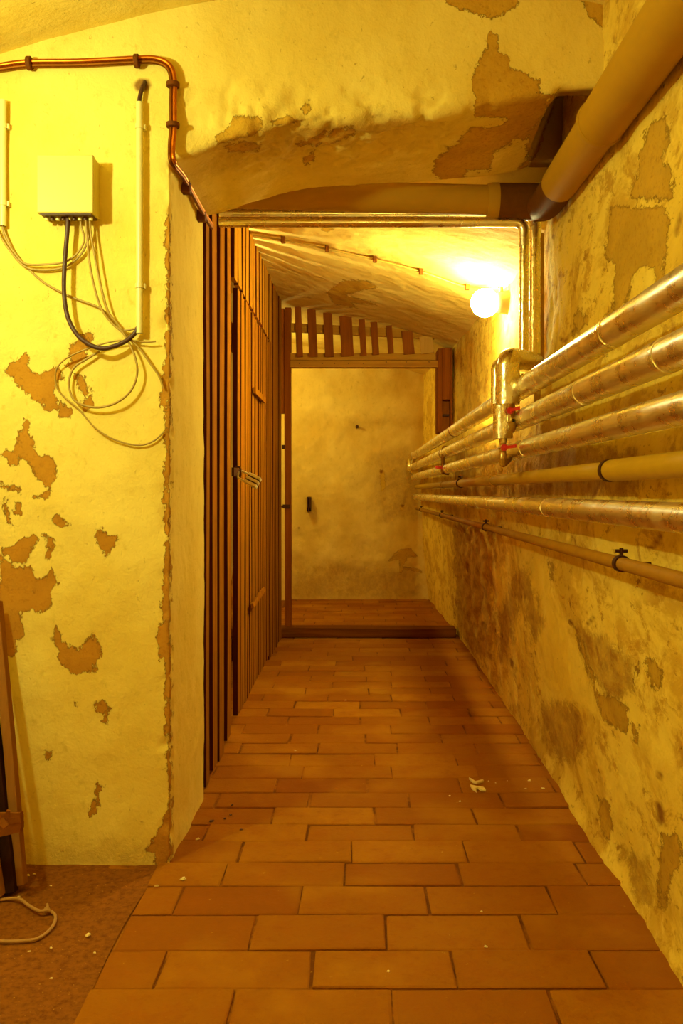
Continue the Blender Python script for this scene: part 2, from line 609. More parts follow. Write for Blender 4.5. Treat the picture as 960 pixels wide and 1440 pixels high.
RIGHT_PEEL = [
    Z6([(500, 60), (520, -40), (850, -40), (880, 120), (850, 250), (840, 400), (800, 440), (780, 340), (700, 330), (640, 430), (620, 540), (540, 610), (480, 640), (550, 560), (530, 460), (540, 320), (480, 280)]),
    Z6([(300, 560), (330, 600), (390, 650), (330, 720), (280, 760)]),
    Z4([(800, 560), (830, 470), (900, 430), (910, 550), (880, 600), (920, 640), (920, 747), (760, 747), (790, 640)]),
    Z7([(510, 490), (530, 500), (590, 650), (600, 690), (630, 780), (700, 800), (745, 830), (740, 930), (690, 920), (640, 870), (600, 740), (575, 650)]),
    Z7([(815, 635), (870, 660), (890, 720), (870, 770), (830, 740), (812, 680)]),
    Z7([(755, 895), (780, 900), (787, 978), (763, 965)]),
    Z8([(425, 765), (457, 780), (472, 850), (452, 900), (428, 830)]),
    Z8([(610, 860), (670, 890), (680, 960), (640, 1000), (622, 1115), (603, 1080)]),
    Z7([(430, 250), (450, 260), (450, 330), (432, 325)]),
]
RIGHT_RUST = [
    Z8([(600, 780), (612, 784), (622, 830), (612, 850), (603, 820)]),
    Z7([(98, 250), (110, 262), (106, 295), (98, 280)]),
    Z7([(275, 640), (288, 650), (284, 675), (276, 668)]),
    Z7([(855, 1090), (878, 1095), (874, 1118), (858, 1110)]),
    Z7([(812, 200), (838, 190), (872, 140), (882, 142), (850, 195), (830, 203)]),
    Z6([(910, 130), (945, 0), (955, 0), (922, 135)]),
    Z6([(205, 760), (240, 775), (300, 700), (240, 790), (210, 785)]),
    Z7([(510, 485), (522, 488), (520, 500), (508, 497)]),
    Z7([(575, 500), (605, 470), (608, 480), (580, 508)]),
]
RIGHT_STAIN = [
    Z7([(50, 90), (215, 120), (215, 230), (190, 300), (225, 480), (215, 560), (200, 640), (170, 640), (110, 600), (60, 480), (55, 300)]),
    Z7([(330, 260), (350, 330), (400, 500), (370, 560), (350, 470), (340, 400), (300, 400), (290, 560), (240, 640), (215, 560), (250, 430), (290, 300)]),
    Z7([(430, 800), (520, 830), (560, 930), (540, 1060), (440, 1010), (390, 870)]),
    Z7([(520, 500), (640, 560), (760, 640), (760, 760), (700, 800), (630, 780)]),
    Z8([(480, 900), (560, 960), (600, 1100), (540, 1060)]),
    [(640, 640), (760, 610), (900, 640), (900, 690), (700, 720), (640, 700)],
]
END_PEEL = [Z9([(555, 870), (600, 820), (650, 812), (685, 850), (640, 850), (620, 890), (690, 900), (700, 915), (620, 905), (610, 935), (605, 900), (600, 860)]),
            Z9([(520, 480), (540, 485), (548, 560), (530, 575)]), Z9([(605, 630), (628, 628), (620, 650), (608, 655)])]
END_STAIN = [Z9([(390, 274), (705, 274), (705, 294), (400, 296)]), Z9([(480, 430), (640, 390), (700, 500), (700, 690), (520, 690)]),
             Z9([(150, 870), (700, 900), (700, 1030), (150, 1030)])]
END_RUST = [Z9([(215, 596), (232, 594), (232, 655), (218, 660)]), Z9([(420, 296), (432, 296), (430, 310), (422, 310)]),
            Z9([(520, 483), (535, 485), (532, 497), (522, 495)]), Z9([(612, 630), (624, 630), (620, 640), (613, 640)]), Z9([(175, 724), (184, 724), (182, 732), (176, 732)])]
CEIL_PEEL = [tr([(265, 65), (300, 62), (312, 78), (290, 90), (268, 82)], 2.4, 340, 290),
             tr([(285, 290), (340, 250), (420, 250), (460, 275), (400, 285), (350, 300), (440, 325), (455, 335), (370, 325), (390, 345), (310, 330)], 2.4, 340, 290)]


# ------------------------------------------------------------------ setting: walls, ceilings, floors
def solid_remesh(mb, name, mat, voxel, smooth_it, amp, peel, stain=None, rust_and_shade=None, extra=None):
    tmp = mb.build(name + '_tmp', mat)
    md = tmp.modifiers.new('r', 'REMESH')
    md.mode = 'VOXEL'
    md.voxel_size = voxel
    sm = tmp.modifiers.new('s', 'SMOOTH')
    sm.factor = .5
    sm.iterations = smooth_it
    dg = bpy.context.evaluated_depsgraph_get()
    me = bpy.data.meshes.new_from_object(tmp.evaluated_get(dg))
    bpy.data.objects.remove(tmp)
    me.name = name
    n = len(me.vertices)
    P = np.empty(n * 3, np.float32)
    me.vertices.foreach_get('co', P)
    P = P.reshape(-1, 3).astype(float)
    Nn = np.empty(n * 3, np.float32)
    me.vertices.foreach_get('normal', Nn)
    Nn = Nn.reshape(-1, 3)
    E = np.empty(len(me.edges) * 2, np.int32)
    me.edges.foreach_get('vertices', E)
    E = E.reshape(-1, 2)
    deg = np.bincount(E.ravel(), minlength=n)[:, None]
    wgt = (np.clip((P[:, 2] - 1.76) / .05, 0, 1) * np.clip((P[:, 0] - XP + .06) / .04, 0, 1) * (P[:, 1] < 2.6) * np.where(P[:, 0] > .48, .3, 1))[:, None] * .6
    for _ in range(22):
        a = np.zeros_like(P)
        for c_ in range(3):
            a[:, c_] = np.bincount(E[:, 0], P[E[:, 1], c_], n) + np.bincount(E[:, 1], P[E[:, 0], c_], n)
        P += wgt * (a / deg - P)
    pf = poly_field(P, peel)
    d = fbm(P + 31, 2.2, 3) * amp * 2.2 + fbm(P + 5, 14, 4) * amp
    if extra is not None:
        d = d + extra(P)
    Q = P + Nn * d[:, None]
    me.vertices.foreach_set('co', Q.astype(np.float32).ravel())
    me.polygons.foreach_set('use_smooth', [True] * len(me.polygons))
    set_attr(me, 'peel', pf)
    set_attr(me, 'stain', poly_field(P, stain) if stain else np.full(n, -.2))
    set_attr(me, 'rust_and_shade', poly_field(P, rust_and_shade) if rust_and_shade else np.full(n, -.06))
    me.materials.clear()
    me.materials.append(M[mat])
    me.update()
    o = bpy.data.objects.new(name, me)
    COL.objects.link(o)
    return struct(o)


# front wall: pillar, arched lintel, slot for the drain pipe
YF, YB, XP = 2.27, 2.76, -.483
SOFF = [(XP - .02, 1.80), (-.47, 1.803), (-.42, 1.815), (-.34, 1.845), (-.25, 1.872), (-.15, 1.893), (0, 1.903), (.2, 1.912), (.4, 1.93), (.505, 1.95)]
mb = MB()
mb.box((-1.12, YF, -.06), (XP, YB, 2.50))
vs, fs = [], []
for y in (YF, YB):
    for x, z in SOFF:
        zz = z + (.02 if (y == YF and x > .3) else 0)
        vs.append((x, y, zz))
    vs += [(.505, y, 2.50), (XP - .02, y, 2.50)]
n = len(SOFF) + 2
fs.append(tuple(range(n)))
fs.append(tuple(range(2 * n - 1, n - 1, -1)))
for i in range(n):
    j = (i + 1) % n
    fs.append((j, i, i + n, j + n))
mb.add(vs, fs)
mb.box((.49, YF, 1.985), (.80, YF + .07, 2.50))
mb.box((.49, YF, 2.16), (.80, YB, 2.50))
mb.box((.49, YB - .06, 1.955), (.80, YB, 2.50))


def erode(P):
    m = np.clip(1.3 - np.abs(P[:, 2] - 1.91) / .08, 0, 1) * np.clip((.40 - P[:, 0]) / .2, 0, 1) * np.clip((P[:, 0] - XP) / .03, 0, 1) * np.clip((2.62 - P[:, 1]) / .15, 0, 1)
    e = m * (np.minimum(fbm(P + 71, 24, 4), .12) * .030 + fbm(P + 17, 8, 3) * .022)
    c = np.exp(-((P[:, 0] - XP) ** 2) / .0005) * (P[:, 1] < YF + .04) * (P[:, 2] < 1.8)
    return e + c * (np.minimum(fbm(P + 3, 30, 3), .02) * .02)


front = solid_remesh(mb, 'wall_front', 'front', .0082, 3, .0035, FRONT_PEEL + LINTEL_PEEL, LINTEL_STAIN,
                     [[(188, 118), (196, 111), (208, 112), (212, 120), (206, 128), (192, 127)], [(784, 130), (850, 124), (862, 150), (770, 264), (734, 264), (741, 240)], [(200, 1221), (120, 1226), (30, 1222), (-20, 1224), (-20, 1260), (200, 1260)]], erode)  # middle patch paints the drain slot's shade; the others are rust and dirt
mb = MB().box((-1.9, YF + .003, -.06), (-1.11, YB, 2.5))
o = struct(mb.build('wall_front_left', 'hidden'))


def wall_x(y, z):
    x = .655 - .035 * np.clip(z / .55, 0, 1) ** .8 - .036 * np.exp(-((z - 1.02) / .36) ** 2)
    t = np.clip((y - 2.83) / .06, 0, 1) * np.clip((z - 1.28) / .06, 0, 1)
    x = x + t * np.interp(y, [2.84, 3.6, 6.0, 8], [.0, .03, .012, 0])
    x = np.where(y > 5.9, x - (y - 5.9) * .022, x)
    x = x - .03 * np.clip(1 - z / .09, 0, 1) ** 2 * np.clip((3.6 - y) / 1.2, 0, 1)
    return x


def wall_fn(A, B):
    P = np.stack([np.zeros_like(A), A, B], 1)
    d = fbm(P + 2, 1.6, 3) * .014 + fbm(P + 9, 7, 3) * .007 + fbm(P + 4, 30, 3) * .0035
    st = poly_field(np.stack([wall_x(A, B), A, B], 1), RIGHT_STAIN[:1])
    rough = np.clip(st / .04 + .5, 0, 1)
    d = d + rough * (fbm(P + 40, 12, 4) * .03)
    return np.stack([wall_x(A, B) + d, A, B], 1)


ys = np.concatenate([np.arange(-1.35, .8, .05), np.arange(.8, 4.2, .0105), np.arange(4.2, 8.2, .022)])
grid('wall_right', wall_fn, ys, np.arange(-.05, 2.56, .0125), 'right', RIGHT_PEEL, RIGHT_STAIN, RIGHT_RUST, clean=[
    Z7([(360, 240), (400, 230), (430, 330), (470, 470), (505, 490), (560, 640), (600, 720), (640, 880), (520, 830), (420, 800), (380, 640), (360, 500), (390, 400)]),
    Z7([(640, 300), (760, 330), (860, 380), (800, 420), (680, 400)]), Z7([(770, 900), (880, 950), (950, 1100), (860, 1129), (800, 1000)]),
    Z6([(860, -60), (960, -60), (960, 200), (880, 420), (850, 300), (890, 120)]), Z6([(640, 520), (760, 340), (790, 430), (700, 520)])])


def ceil_z(x, y):
    return 2.135 - .2 * (x + .47) - .14 * np.clip(x - .1, 0, 9) ** 1.5 + .028 * (y - 4.05)


def ceil_fn(A, B):
    P = np.stack([A, B, ceil_z(np.maximum(A, -.75), B)], 1)
    d = fbm(P + 3, 2.4, 3) * .014 + fbm(P + 9, 11, 3) * .006 + fbm(P + 5, 30, 3) * .003
    P[:, 2] += d * np.clip((A + .56) / .1, .15, 1) + .16 * np.clip((2.98 - B) / .16, 0, 1)
    return P


grid('ceiling', ceil_fn, np.concatenate([np.arange(-1.65, -.7, .05), np.arange(-.7, .8, .011)]), np.arange(2.75, 7.95, .014), 'ceil', CEIL_PEEL, flip=True)


def near_ceil(A, B):
    z = 2.26 - .19 * (np.abs(A - .1) / 1.017) ** 1.6
    P = np.stack([A, B, z], 1)
    P[:, 2] += fbm(P + 3, 2, 3) * .012 + fbm(P, 13, 3) * .004
    return P


grid('ceiling_near', near_ceil, np.arange(-1.9, .85, .025), np.concatenate([np.arange(-1.4, 1.5, .1), np.arange(1.5, 2.36, .02)]), 'front', None, flip=True)


def end_fn(A, B):
    P = np.stack([A, np.full_like(A, 7.88), B], 1)
    P[:, 1] += fbm(P + 3, 1.8, 3) * .03 + fbm(P, 9, 4) * .014
    return P


grid('wall_back', end_fn, np.arange(-1.4, .85, .016), np.arange(-.05, 2.56, .016), 'end', END_PEEL, END_STAIN, END_RUST)
for nm, lo, hi in (('wall_left', (-1.9, -1.4, -.06), (-1.8, 2.3, 2.5)), ('wall_behind', (-1.9, -1.5, -.06), (.9, -1.4, 2.5)),
                   ('wall_left_cellar', (-1.7, 2.75, -.06), (-1.6, 5.9, 2.5)), ('wall_partition', (-1.7, 5.76, -.06), (-.60, 5.84, 2.5)),
                   ('wall_left_far', (-1.45, 5.8, -.06), (-1.35, 7.95, 2.5))):
    struct(MB().box(lo, hi).build(nm, 'hidden'))

# floor of bricks
vs, fs, tint = [], [], []


def brick(x0, x1, y0, y1):
    h = random.uniform(-.0018, .0018)
    tl = random.uniform(-.0016, .0016)
    tx = random.uniform(-.001, .001)
    tn = min(1, max(0, random.gauss(.42, .24)))
    o = len(vs)
    for z, ins in ((-.03, 0), (-.0022, 0), (0, .004)):
        for a, b in ((0, 0), (1, 0), (1, 1), (0, 1)):
            x = (x1 - ins if a else x0 + ins) + random.uniform(-.0025, .0025)
            y = (y1 - ins if b else y0 + ins) + random.uniform(-.0018, .0018)
            vs.append((x, y, z + h + (tl if b else -tl) + (tx if a else -tx)))
            tint.append(tn)
    for r in (0, 4):
        for j in range(4):
            fs.append((o + r + j, o + r + (j + 1) % 4, o + r + 4 + (j + 1) % 4, o + r + 4 + j))
    fs.append((o + 8, o + 9, o + 10, o + 11))


rows = [1.5585, 1.701, 1.844, 1.999, 2.147, 2.279, 2.423, 2.543]
y = rows[0]
while y > -1.4:
    y -= .1445
    rows.insert(0, y)
y = rows[-1]
while y < 7.95:
    y += random.uniform(.132, .146)
    rows.append(y)
offs = {1.5585: -.218, 1.701: -.102, 1.844: -.217, 1.999: -.132, 2.147: -.03}
for i in range(len(rows) - 1):
    y0, y1 = rows[i], rows[i + 1]
    left = -.515 if y1 < 2.30 else -.62
    off = offs.get(y0, random.uniform(-.05, .05) + (.145 if i % 2 else 0))
    g = .0026
    x = off - 3 * .295
    while x < .72:
        L = .295 + random.uniform(-.012, .012)
        a, b = max(x, left), min(x + L, .72)
        if b - a > .03:
            brick(a + g, b - g, y0 + g, y1 - g)
        x += L
o0 = len(vs)
vs += [(-.64, 2.25, -.0042), (.75, 2.25, -.0042), (.75, 8.0, -.0042), (-.64, 8.0, -.0042), (-.52, -1.45, -.0042), (.75, -1.45, -.0042), (.75, 2.25, -.0042), (-.52, 2.25, -.0042)]
fs += [(o0, o0 + 1, o0 + 2, o0 + 3), (o0 + 4, o0 + 5, o0 + 6, o0 + 7)]
tint += [-1] * 8
me = bpy.data.meshes.new('floor')
me.from_pydata(vs, [], fs)
set_attr(me, 'tint', tint)
me.materials.append(M['brick'])
me.update()
o = bpy.data.objects.new('floor', me)
COL.objects.link(o)
struct(o)


def scr_fn(A, B):
    P = np.stack([np.minimum(A, -.512 + .004 * np.sin(B * 9)), B, np.zeros_like(A)], 1)
    P[:, 2] = -.003 + fbm(P, 3, 3) * .008 + fbm(P + 2, 26, 3) * .0022
    return P


grid('floor_left', scr_fn, np.concatenate([np.arange(-1.9, -.51, .02), [-.508]]), np.concatenate([np.arange(-1.45, .9, .1), np.arange(.9, 2.34, .016)]), 'screed')
struct(MB().box((-1.75, 2.78, -.08), (-.6, 5.8, -.008)).build('floor_cellar', 'screed'))
struct(MB().box((-1.5, 5.8, -.08), (-.6, 8.0, -.008)).build('floor_far', 'screed'))

# ------------------------------------------------------------------ slatted partition and door on the left
XS = lambda y: -.49 - .0062 * (y - 2.85)


def slat_mb(y0, y1, z0, z1, t=.02, off=0.0):
    yc = (y0 + y1) / 2
    x = XS(yc) - t / 2 + off + random.uniform(-.002, .002)
    tilt = random.uniform(-.004, .004)
    return MB().board((x, yc - tilt, z0), (x + random.uniform(-.003, .003), yc + tilt, z1), (0, 1, 0), y1 - y0, t, 14)


TOP = lambda y: float(ceil_z(-.49, y)) + .006
part = thing('slat_partition', 'tall partition of upright rough wooden slats along the left of the passage', 'partition', (-.5, 4.2, 0))
for y0, y1 in ((2.845, 2.915), (2.985, 3.092), (3.125, 3.24), (3.325, 3.425)):
    slat_mb(y0, y1 - .012, random.uniform(.0, .02), TOP(y0)).build('slat', 'slat', part, edge='slat_edge_shade')
y = 3.525
while y < 4.98:                       # short slats over the door
    w = random.uniform(.075, .10)
    g = random.uniform(.035, .05)
    slat_mb(y, y + w, 1.80 + random.uniform(0, .006), TOP(y)).build('slat', 'slat_top_lit', part, edge='slat_edge_shade')
    y += w + g
y = 5.0
while y < 5.74:
    w = random.uniform(.07, .085)
    slat_mb(y, y + w, .006, TOP(y)).build('slat', 'slat', part, edge='slat_edge_shade')
    y += w + random.uniform(.018, .028)
for z in (.38, 1.25):
    MB().board((XS(2.8) - .045, 2.81, z), (XS(3.45) - .045, 3.45, z), (0, 0, 1), .08, .035, 6).build('rail', 'slat', part)
    MB().board((XS(5) - .045, 5.0, z), (XS(5.74) - .045, 5.74, z), (0, 0, 1), .08, .035, 6).build('rail', 'slat', part)
MB().board((XS(2.8) - .045, 2.81, 1.94), (XS(5.74) - .045, 5.74, 1.98), (0, 0, 1), .08, .035, 12).build('rail', 'slat', part)

door = thing('slat_door', 'narrow slatted wooden door in the left partition fastened with a padlock', 'door', (-.5, 4.3, 0))
y = 3.62
i = 0
while y < 4.95:
    w = .085 if i == 0 else random.uniform(.05, .062)
    slat_mb(y, y + w, .03 + random.uniform(0, .01), 1.785 + random.uniform(-.004, .004)).build('slat', 'slat', door, edge='slat_edge_shade')
    y += w + random.uniform(.016, .026)
    i += 1
for z in (.30, 1.60):
    MB().board((XS(3.62) - .042, 3.63, z), (XS(4.94) - .042, 4.94, z), (0, 0, 1), .09, .03, 8).build('rail', 'slat', door)
MB().board((XS(3.66) - .042, 3.68, .36), (XS(4.9) - .042, 4.9, 1.54), (0, 0, 1), .08, .03, 8).build('brace', 'slat', door)
# short stick nailed over the slats, and the diagonal batten end
MB().board(onX(354, 852, -.478), onX(371, 828, -.483), (0, 1, 0), .02, .012, 3).build('nailed_stick', 'slat', door)
MB().board(onX(358, 549, -.484), onX(371, 563, -.488), (0, 0, 1), .03, .012, 3).build('batten', 'slat', door)
hb = MB().box((XS(3.55) - .004, 3.47, 1.012), (XS(3.55) + .006, 3.66, 1.046))
hb.tube(bend([(XS(3.5) + .002, 3.535, 1.05), (XS(3.5) + .022, 3.535, 1.05), (XS(3.5) + .022, 3.535, 1.01), (XS(3.5) + .002, 3.535, 1.01)], .01), .004, 8)
hb.build('hasp', 'iron', door)

# padlock, hooked sideways over the hasp
PB = Vector((XS(3.5) + .018, 3.535, 1.022))
lk = thing('padlock', 'laminated steel padlock with brass-bright body hanging on the slatted door', 'padlock', PB)
ax = Vector((.062, -.015, -.030)).normalized()
sd = Vector((0, .35, .94))
sd = (sd - ax * sd.dot(ax)).normalized()
nn = ax.cross(sd)
p = lambda a, b, c=0: PB + ax * a + sd * b + nn * c
MB().tube(bend([p(.045, .016), p(.0, .016), p(-.006, 0), p(0, -.016), p(.045, -.016)], .014), .0042, 12).build('shackle', 'steel_lock', lk)
R3 = Matrix((ax, sd, nn)).transposed()


def obox(mb, c, hx, hy, hz):
    vs = [c + ax * (sx * hx) + sd * (sy * hy) + nn * (sz * hz) for sx, sy, sz in ((-1, -1, -1), (1, -1, -1), (1, 1, -1), (-1, 1, -1), (-1, -1, 1), (1, -1, 1), (1, 1, 1), (-1, 1, 1))]
    return mb.add(vs, [(3, 2, 1, 0), (4, 5, 6, 7), (0, 1, 5, 4), (1, 2, 6, 5), (2, 3, 7, 6), (3, 0, 4, 7)])


bd = MB()
for q in (-.0165, 0, .0165):
    obox(bd, p(.062, q), .027, .0058, .013)
bd.build('lock_body', 'steel_lock', lk, .002)
obox(MB(), p(.062, 0), .025, .021, .010).build('lock_core', 'iron', lk)

# ------------------------------------------------------------------ far door frame with slatted transom
fr = thing('door_frame', 'dark wooden door frame with slatted transom across the passage end', 'door frame', (0, 5.9, .06))
YD = 5.90
MB().board((-.472, YD, .062), (-.472, YD, 2.17), (1, 0, 0), .042, .06, 14).build('post', 'oak', fr, .002)
MB().box((-.521, YD - .02, 1.47), (-.496, YD + .02, 2.165)).build('post', 'oak', fr, .002)  # added batten, closes the upper gap so no light shows through
MB().box((-.455, YD - .03, 1.822), (.505, YD + .03, 1.868)).build('header', 'header', fr, .003)
MB().box((-.455, YD - .034, 1.774), (.52, YD + .03, 1.820)).build('header', 'header', fr, .003)
nl = MB()
for u in (421, 453, 470, 490, 511, 543, 571, 603):
    c = at(u, 511 - (2 if u > 540 else 0), YD - .034)
    nl.tube([c + Vector((0, .002, 0)), c + Vector((0, -.003, 0))], .004, 8)
nl.build('nail', 'iron', fr)
tops = [(415, 424, 430, 502, 0), (432.5, 444.5, 433, 502, 0), (455, 467.5, 437, 502, 0), (478, 495.5, 439, 501, 0), (505, 513.5, 446, 500.5, 0), (521.5, 531, 455, 499, 0), (543.5, 551.5, 460, 497, 0), (565.5, 581, 461, 498, 0), (590, 608, 466, 497, 1)]
for u0, u1, v0, v1, lt in tops:
    yy = YD - .045 - lt * .004
    a, b = at((u0 + u1) / 2 + 2, v1, yy), at((u0 + u1) / 2 - 1, v0, yy)
    b.z = min(b.z + .01, float(ceil_z(b.x, yy)) - .002)
    w = (u1 - u0) * yy / F
    MB().board(a, b, (1, 0, 0), w, .018, 5).build('transom_slat', 'transom_light' if lt else 'transom', fr)
MB().board(at(409, 461, YD - .02), at(612, 471, YD - .02), (0, 0, 1), .058, .028, 8).build('rail', 'header', fr)
# right post: inner strip, outer strip, and a recessed housing low down, cut off above the pipes
MB().box((.520, YD - .03, 1.345), (.548, YD + .18, 1.90)).build('post', 'oak', fr, .003)
MB().box((.548, YD - .03, 1.56), (.600, YD + .18, 1.905)).build('post', 'oak', fr, .003)
MB().box((.548, YD + .03, 1.35), (.600, YD + .18, 1.56)).build('post', 'oak', fr)
MB().box((.600, YD - .03, 1.36), (.618, YD + .18, 1.905)).build('post', 'oak', fr, .003)
MB().box((.553, YD + .005, 1.455), (.596, YD + .03, 1.468)).build('latch_plate', 'iron', fr)
hs = MB().box((-.505, YD - .045, .842), (-.455, YD - .031, .868)).box((-.520, YD - .06, .848), (-.495, YD - .03, .862))
hs.tube([(-.47, YD - .046, .855), (-.47, YD - .054, .855)], .006, 8)
hs.build('latch', 'iron', fr)
hs = MB().box((-.512, YD - .03, 1.235), (-.49, YD, 1.262))
hs.build('hinge', 'iron', fr)

sl = MB().board((-.525, 5.86, .031), (.632, 5.86, .031), (0, 1, 0), .15, .058, 16, .002).build('threshold_beam', 'sill', None, .006)
tag(sl, 'dark worn timber threshold lying across the brick floor at the passage end', 'threshold')

# ------------------------------------------------------------------ pipes along the right wall
PX = lambda y: .5033 - .0032 * y


def run(y0, y1, dz, n=60, kx=1.0):
    return [(PX(y) * kx, y, CH + dz * kx) for y in np.linspace(y0, y1, n)]


def foil_pipe(dz, r, label, seams, y0=.35, y1=7.83, tapes=(), rough=.002, kx=1.0):
    r *= kx
    t = thing('insulated_pipe', label, 'pipe', (PX(4), 4, CH + dz), 'heating pipes on the right wall')
    MB().tube(run(y0, y1, dz, 380, kx), r, 28, rough=rough).build('foil_jacket', 'foil', t)
    for y in seams:
        MB().tube(run(y - .012, y + .012, dz, 3, kx), r * 1.035, 28, rough=.01).build('foil_seam', 'foil_v', t)
    for y in tapes:
        MB().tube(run(y - .012, y + .012, dz, 4, kx), r * 1.04, 24).build('tape_band', 'tape', t)
    return t


P1 = foil_pipe(.315, .0315, 'topmost of the foil-wrapped pipes running along the right wall', (1.75,), tapes=(4.55,))
P2 = foil_pipe(.2216, .030, 'second foil-wrapped pipe from the top along the right wall', (1.96, 1.44), tapes=(5.1,))
P3 = foil_pipe(.130, .027, 'third foil-wrapped pipe from the top, between foil pipe and plastic pipe', (2.62,))
P5 = foil_pipe(-.040, .0243, 'lowest foil-wrapped pipe, just below the smooth plastic pipe', (3.72, 2.4), kx=1.03)

# foil elbow where the two upper pipes end at the far wall
e = MB()
ye = 7.70
e.tube(bend([(PX(ye), ye - .02, CH + .315), (PX(ye) - .02, ye + .07, CH + .315), (PX(ye) - .03, ye + .075, CH + .2), (PX(ye), ye - .01, CH + .19)], .05), .036, 20, rough=.03)
e.build('foil_elbow', 'foil_v', P1)

# plastic pipe with sockets
t = thing('plastic_pipe', 'smooth ochre plastic pipe with socket joints between the foil pipes', 'pipe', (PX(4), 4, CH + .043), 'heating pipes on the right wall')
r4, K4, K6 = .0185 * 1.05, 1.05, 1.06
MB().tube(run(.35, 1.84, .043, 30, K4), r4 + .0028, 28).build('pipe', 'plast4', t)
MB().tube(run(1.80, 7.83, .043, 60, K4), r4, 28).build('pipe', 'plast4', t)
for y in (3.45, 5.4):
    MB().tube(run(y - .05, y + .05, .043, 4, K4), r4 + .0028, 28).build('socket', 'plast4', t)


def clamp(par, dz, r, y, nut=True, kx=1.0):
    c = Vector((PX(y) * kx, y, CH + dz * kx))
    m = MB()
    m.tube([c + Vector((0, -.009, 0)), c + Vector((0, .009, 0))], r + .0035, 24)
    if nut:
        m.tube([c + Vector((0, 0, r)), c + Vector((0, 0, r + .018))], .004, 8)
        m.tube([c + Vector((-.012, 0, r + .012)), c + Vector((.012, 0, r + .012))], .0035, 8)
    m.tube([c + Vector((r, 0, 0)), c + Vector((.587 - c.x, 0, 0))], .0032, 8)
    o = m.build('clamp', 'iron', par)
    return o


for y in (1.853, 4.5):
    clamp(t, .043, r4 + .001, y, y > 2, K4)
# thin painted pipe
t = thing('thin_pipe', 'thin brown-painted steel pipe, lowest of all along the right wall', 'pipe', (PX(4), 4, CH - .136), 'heating pipes on the right wall')
MB().tube(run(.35, 7.83, -.136, 60, K6), .0136, 20).build('pipe', 'steel', t)
for y in (1.79, 3.66, 5.55, 7.3):
    clamp(t, -.136, .0136, y, True, K6)


# ------------------------------------------------------------------ risers: two foil pipes under the lintel, down to the valves
def valve(par, c, up=1, side=(1, 0, 0)):
    c = Vector(c)
    v = MB().tube(line(c + Vector((0, 0, .032)), c + Vector((0, 0, -.032)), 6), .011, 14, rad=[.012, .012, .009, .014, .009, .012, .012])
    v.tube([c + Vector((0, 0, 0)), c + Vector((0, -.022, 0))], .006, 10)
    b = v.build('valve', 'brass', par)
    l = MB()
    s = Vector(side).normalized()
    q = c + Vector((0, -.024, 0))
    l.tube([q + Vector((0, .006, 0)), q + Vector((0, -.006, 0))], .0105, 12)
    l.board(q, q + s * .060 + Vector((0, 0, .002)), (0, 0, 1), .009, .004, 4)
    l.build('lever', 'lever', b)


zA, zB = CH + (692 - 301) * 2.90 / F, CH + (692 - 311) * 2.86 / F
rA = thing('insulated_riser', 'foil-wrapped pipe under the lintel turning down beside the wall into the big foil elbow', 'pipe', (.57, 2.90, 1.3))
XA = (752 - U0) * 2.9 / F
pa = [(-.455, 2.90, zA + .002)] + [(x, 2.90, zA + .002) for x in np.linspace(-.44, XA - .08, 40)]
MB().tube(pa + bend([(XA - .08, 2.90, zA + .002), (XA, 2.90, zA + .002), (XA, 2.90, zA - .08)], .045)[1:], .020, 24, rough=.015).build('foil_jacket', 'foil_x', rA)
MB().tube(line((XA, 2.90, zA - .06), (XA, 2.90, 1.40), 70), .0185, 24, rough=.03).build('foil_jacket', 'foil_v', rA)
MB().tube([(-.6 + .67 + .0, 2.90, zA + .002), (.075, 2.90, zA + .002)], .0215, 20).build('foil_seam', 'foil_v', rA)
XJ, YJ = .448, 2.68
MB().tube(bend([(XA + .005, 2.96, 1.373), (XA - .005, 2.90, 1.373), (XJ, YJ, 1.352), (XJ, YJ, 1.215)], .028, 8), .0345, 26, rough=.035).build('foil_elbow', 'foil_v', rA)
MB().tube(line((XJ, YJ, 1.335), (XJ, YJ, 1.214), 14), .0355, 26, rough=.03).build('foil_jacket', 'foil_v', rA)
MB().tube([(XJ + .012, YJ, 1.22), (XJ + .012, YJ, 1.17)], .010, 14).build('pipe_stub', 'steel', rA)
valve(rA, (XJ + .002, YJ, 1.193), 1, (.3, -.95, 0))
MB().tube(bend([(XJ + .012, YJ, 1.16), (XJ + .012, YJ, 1.14), (XJ + .03, YJ + .12, 1.155), (PX(2.85), 2.86, 1.17)], .02), .011, 12).build('pipe_stub', 'steel', rA)
kn = MB()
kn.ball((XJ + .05, YJ + .03, 1.285), .012, 12, 8)
kn.ball((XJ + .05, YJ + .03, 1.303), .009, 12, 8)
kn.build('foil_knot', 'foil_v', rA)

rB = thing('insulated_riser', 'slimmer foil-wrapped pipe beside the big foil elbow, ending in the lower red-levered valve', 'pipe', (.54, 2.86, 1.3))
XB = (736.5 - U0) * 2.86 / F
MB().tube([(x, 2.86, zB - .003) for x in np.linspace(-.45, XB - .07, 40)] + bend([(XB - .07, 2.86, zB - .003), (XB, 2.86, zB - .003), (XB, 2.86, zB - .08)], .035)[1:], .0165, 24, rough=.015).build('foil_jacket', 'foil_x', rB)
MB().tube(line((XB, 2.86, zB - .06), (XB, 2.86, 1.40), 70), .0150, 24, rough=.03).build('foil_jacket', 'foil_v', rB)
XK, YK = .430, 2.80
MB().tube(bend([(XB, 2.86, 1.41), (XB, 2.86, 1.372), (XK, YK, 1.360), (XK, YK, 1.20)], .03, 8), .0155, 22, rough=.03).build('foil_jacket', 'foil_v', rB)
XL, YL = .436, 2.70
MB().tube(line((XL, YL, 1.218), (XL, YL, 1.112), 14), .0300, 26, rough=.03).build('foil_jacket', 'foil_v', rB)
MB().tube([(XL, YL, 1.12), (XL, YL, 1.03)], .010, 14).build('pipe_stub', 'steel', rB)
valve(rB, (XL, YL, 1.084), 1, (.45, -.9, 0))
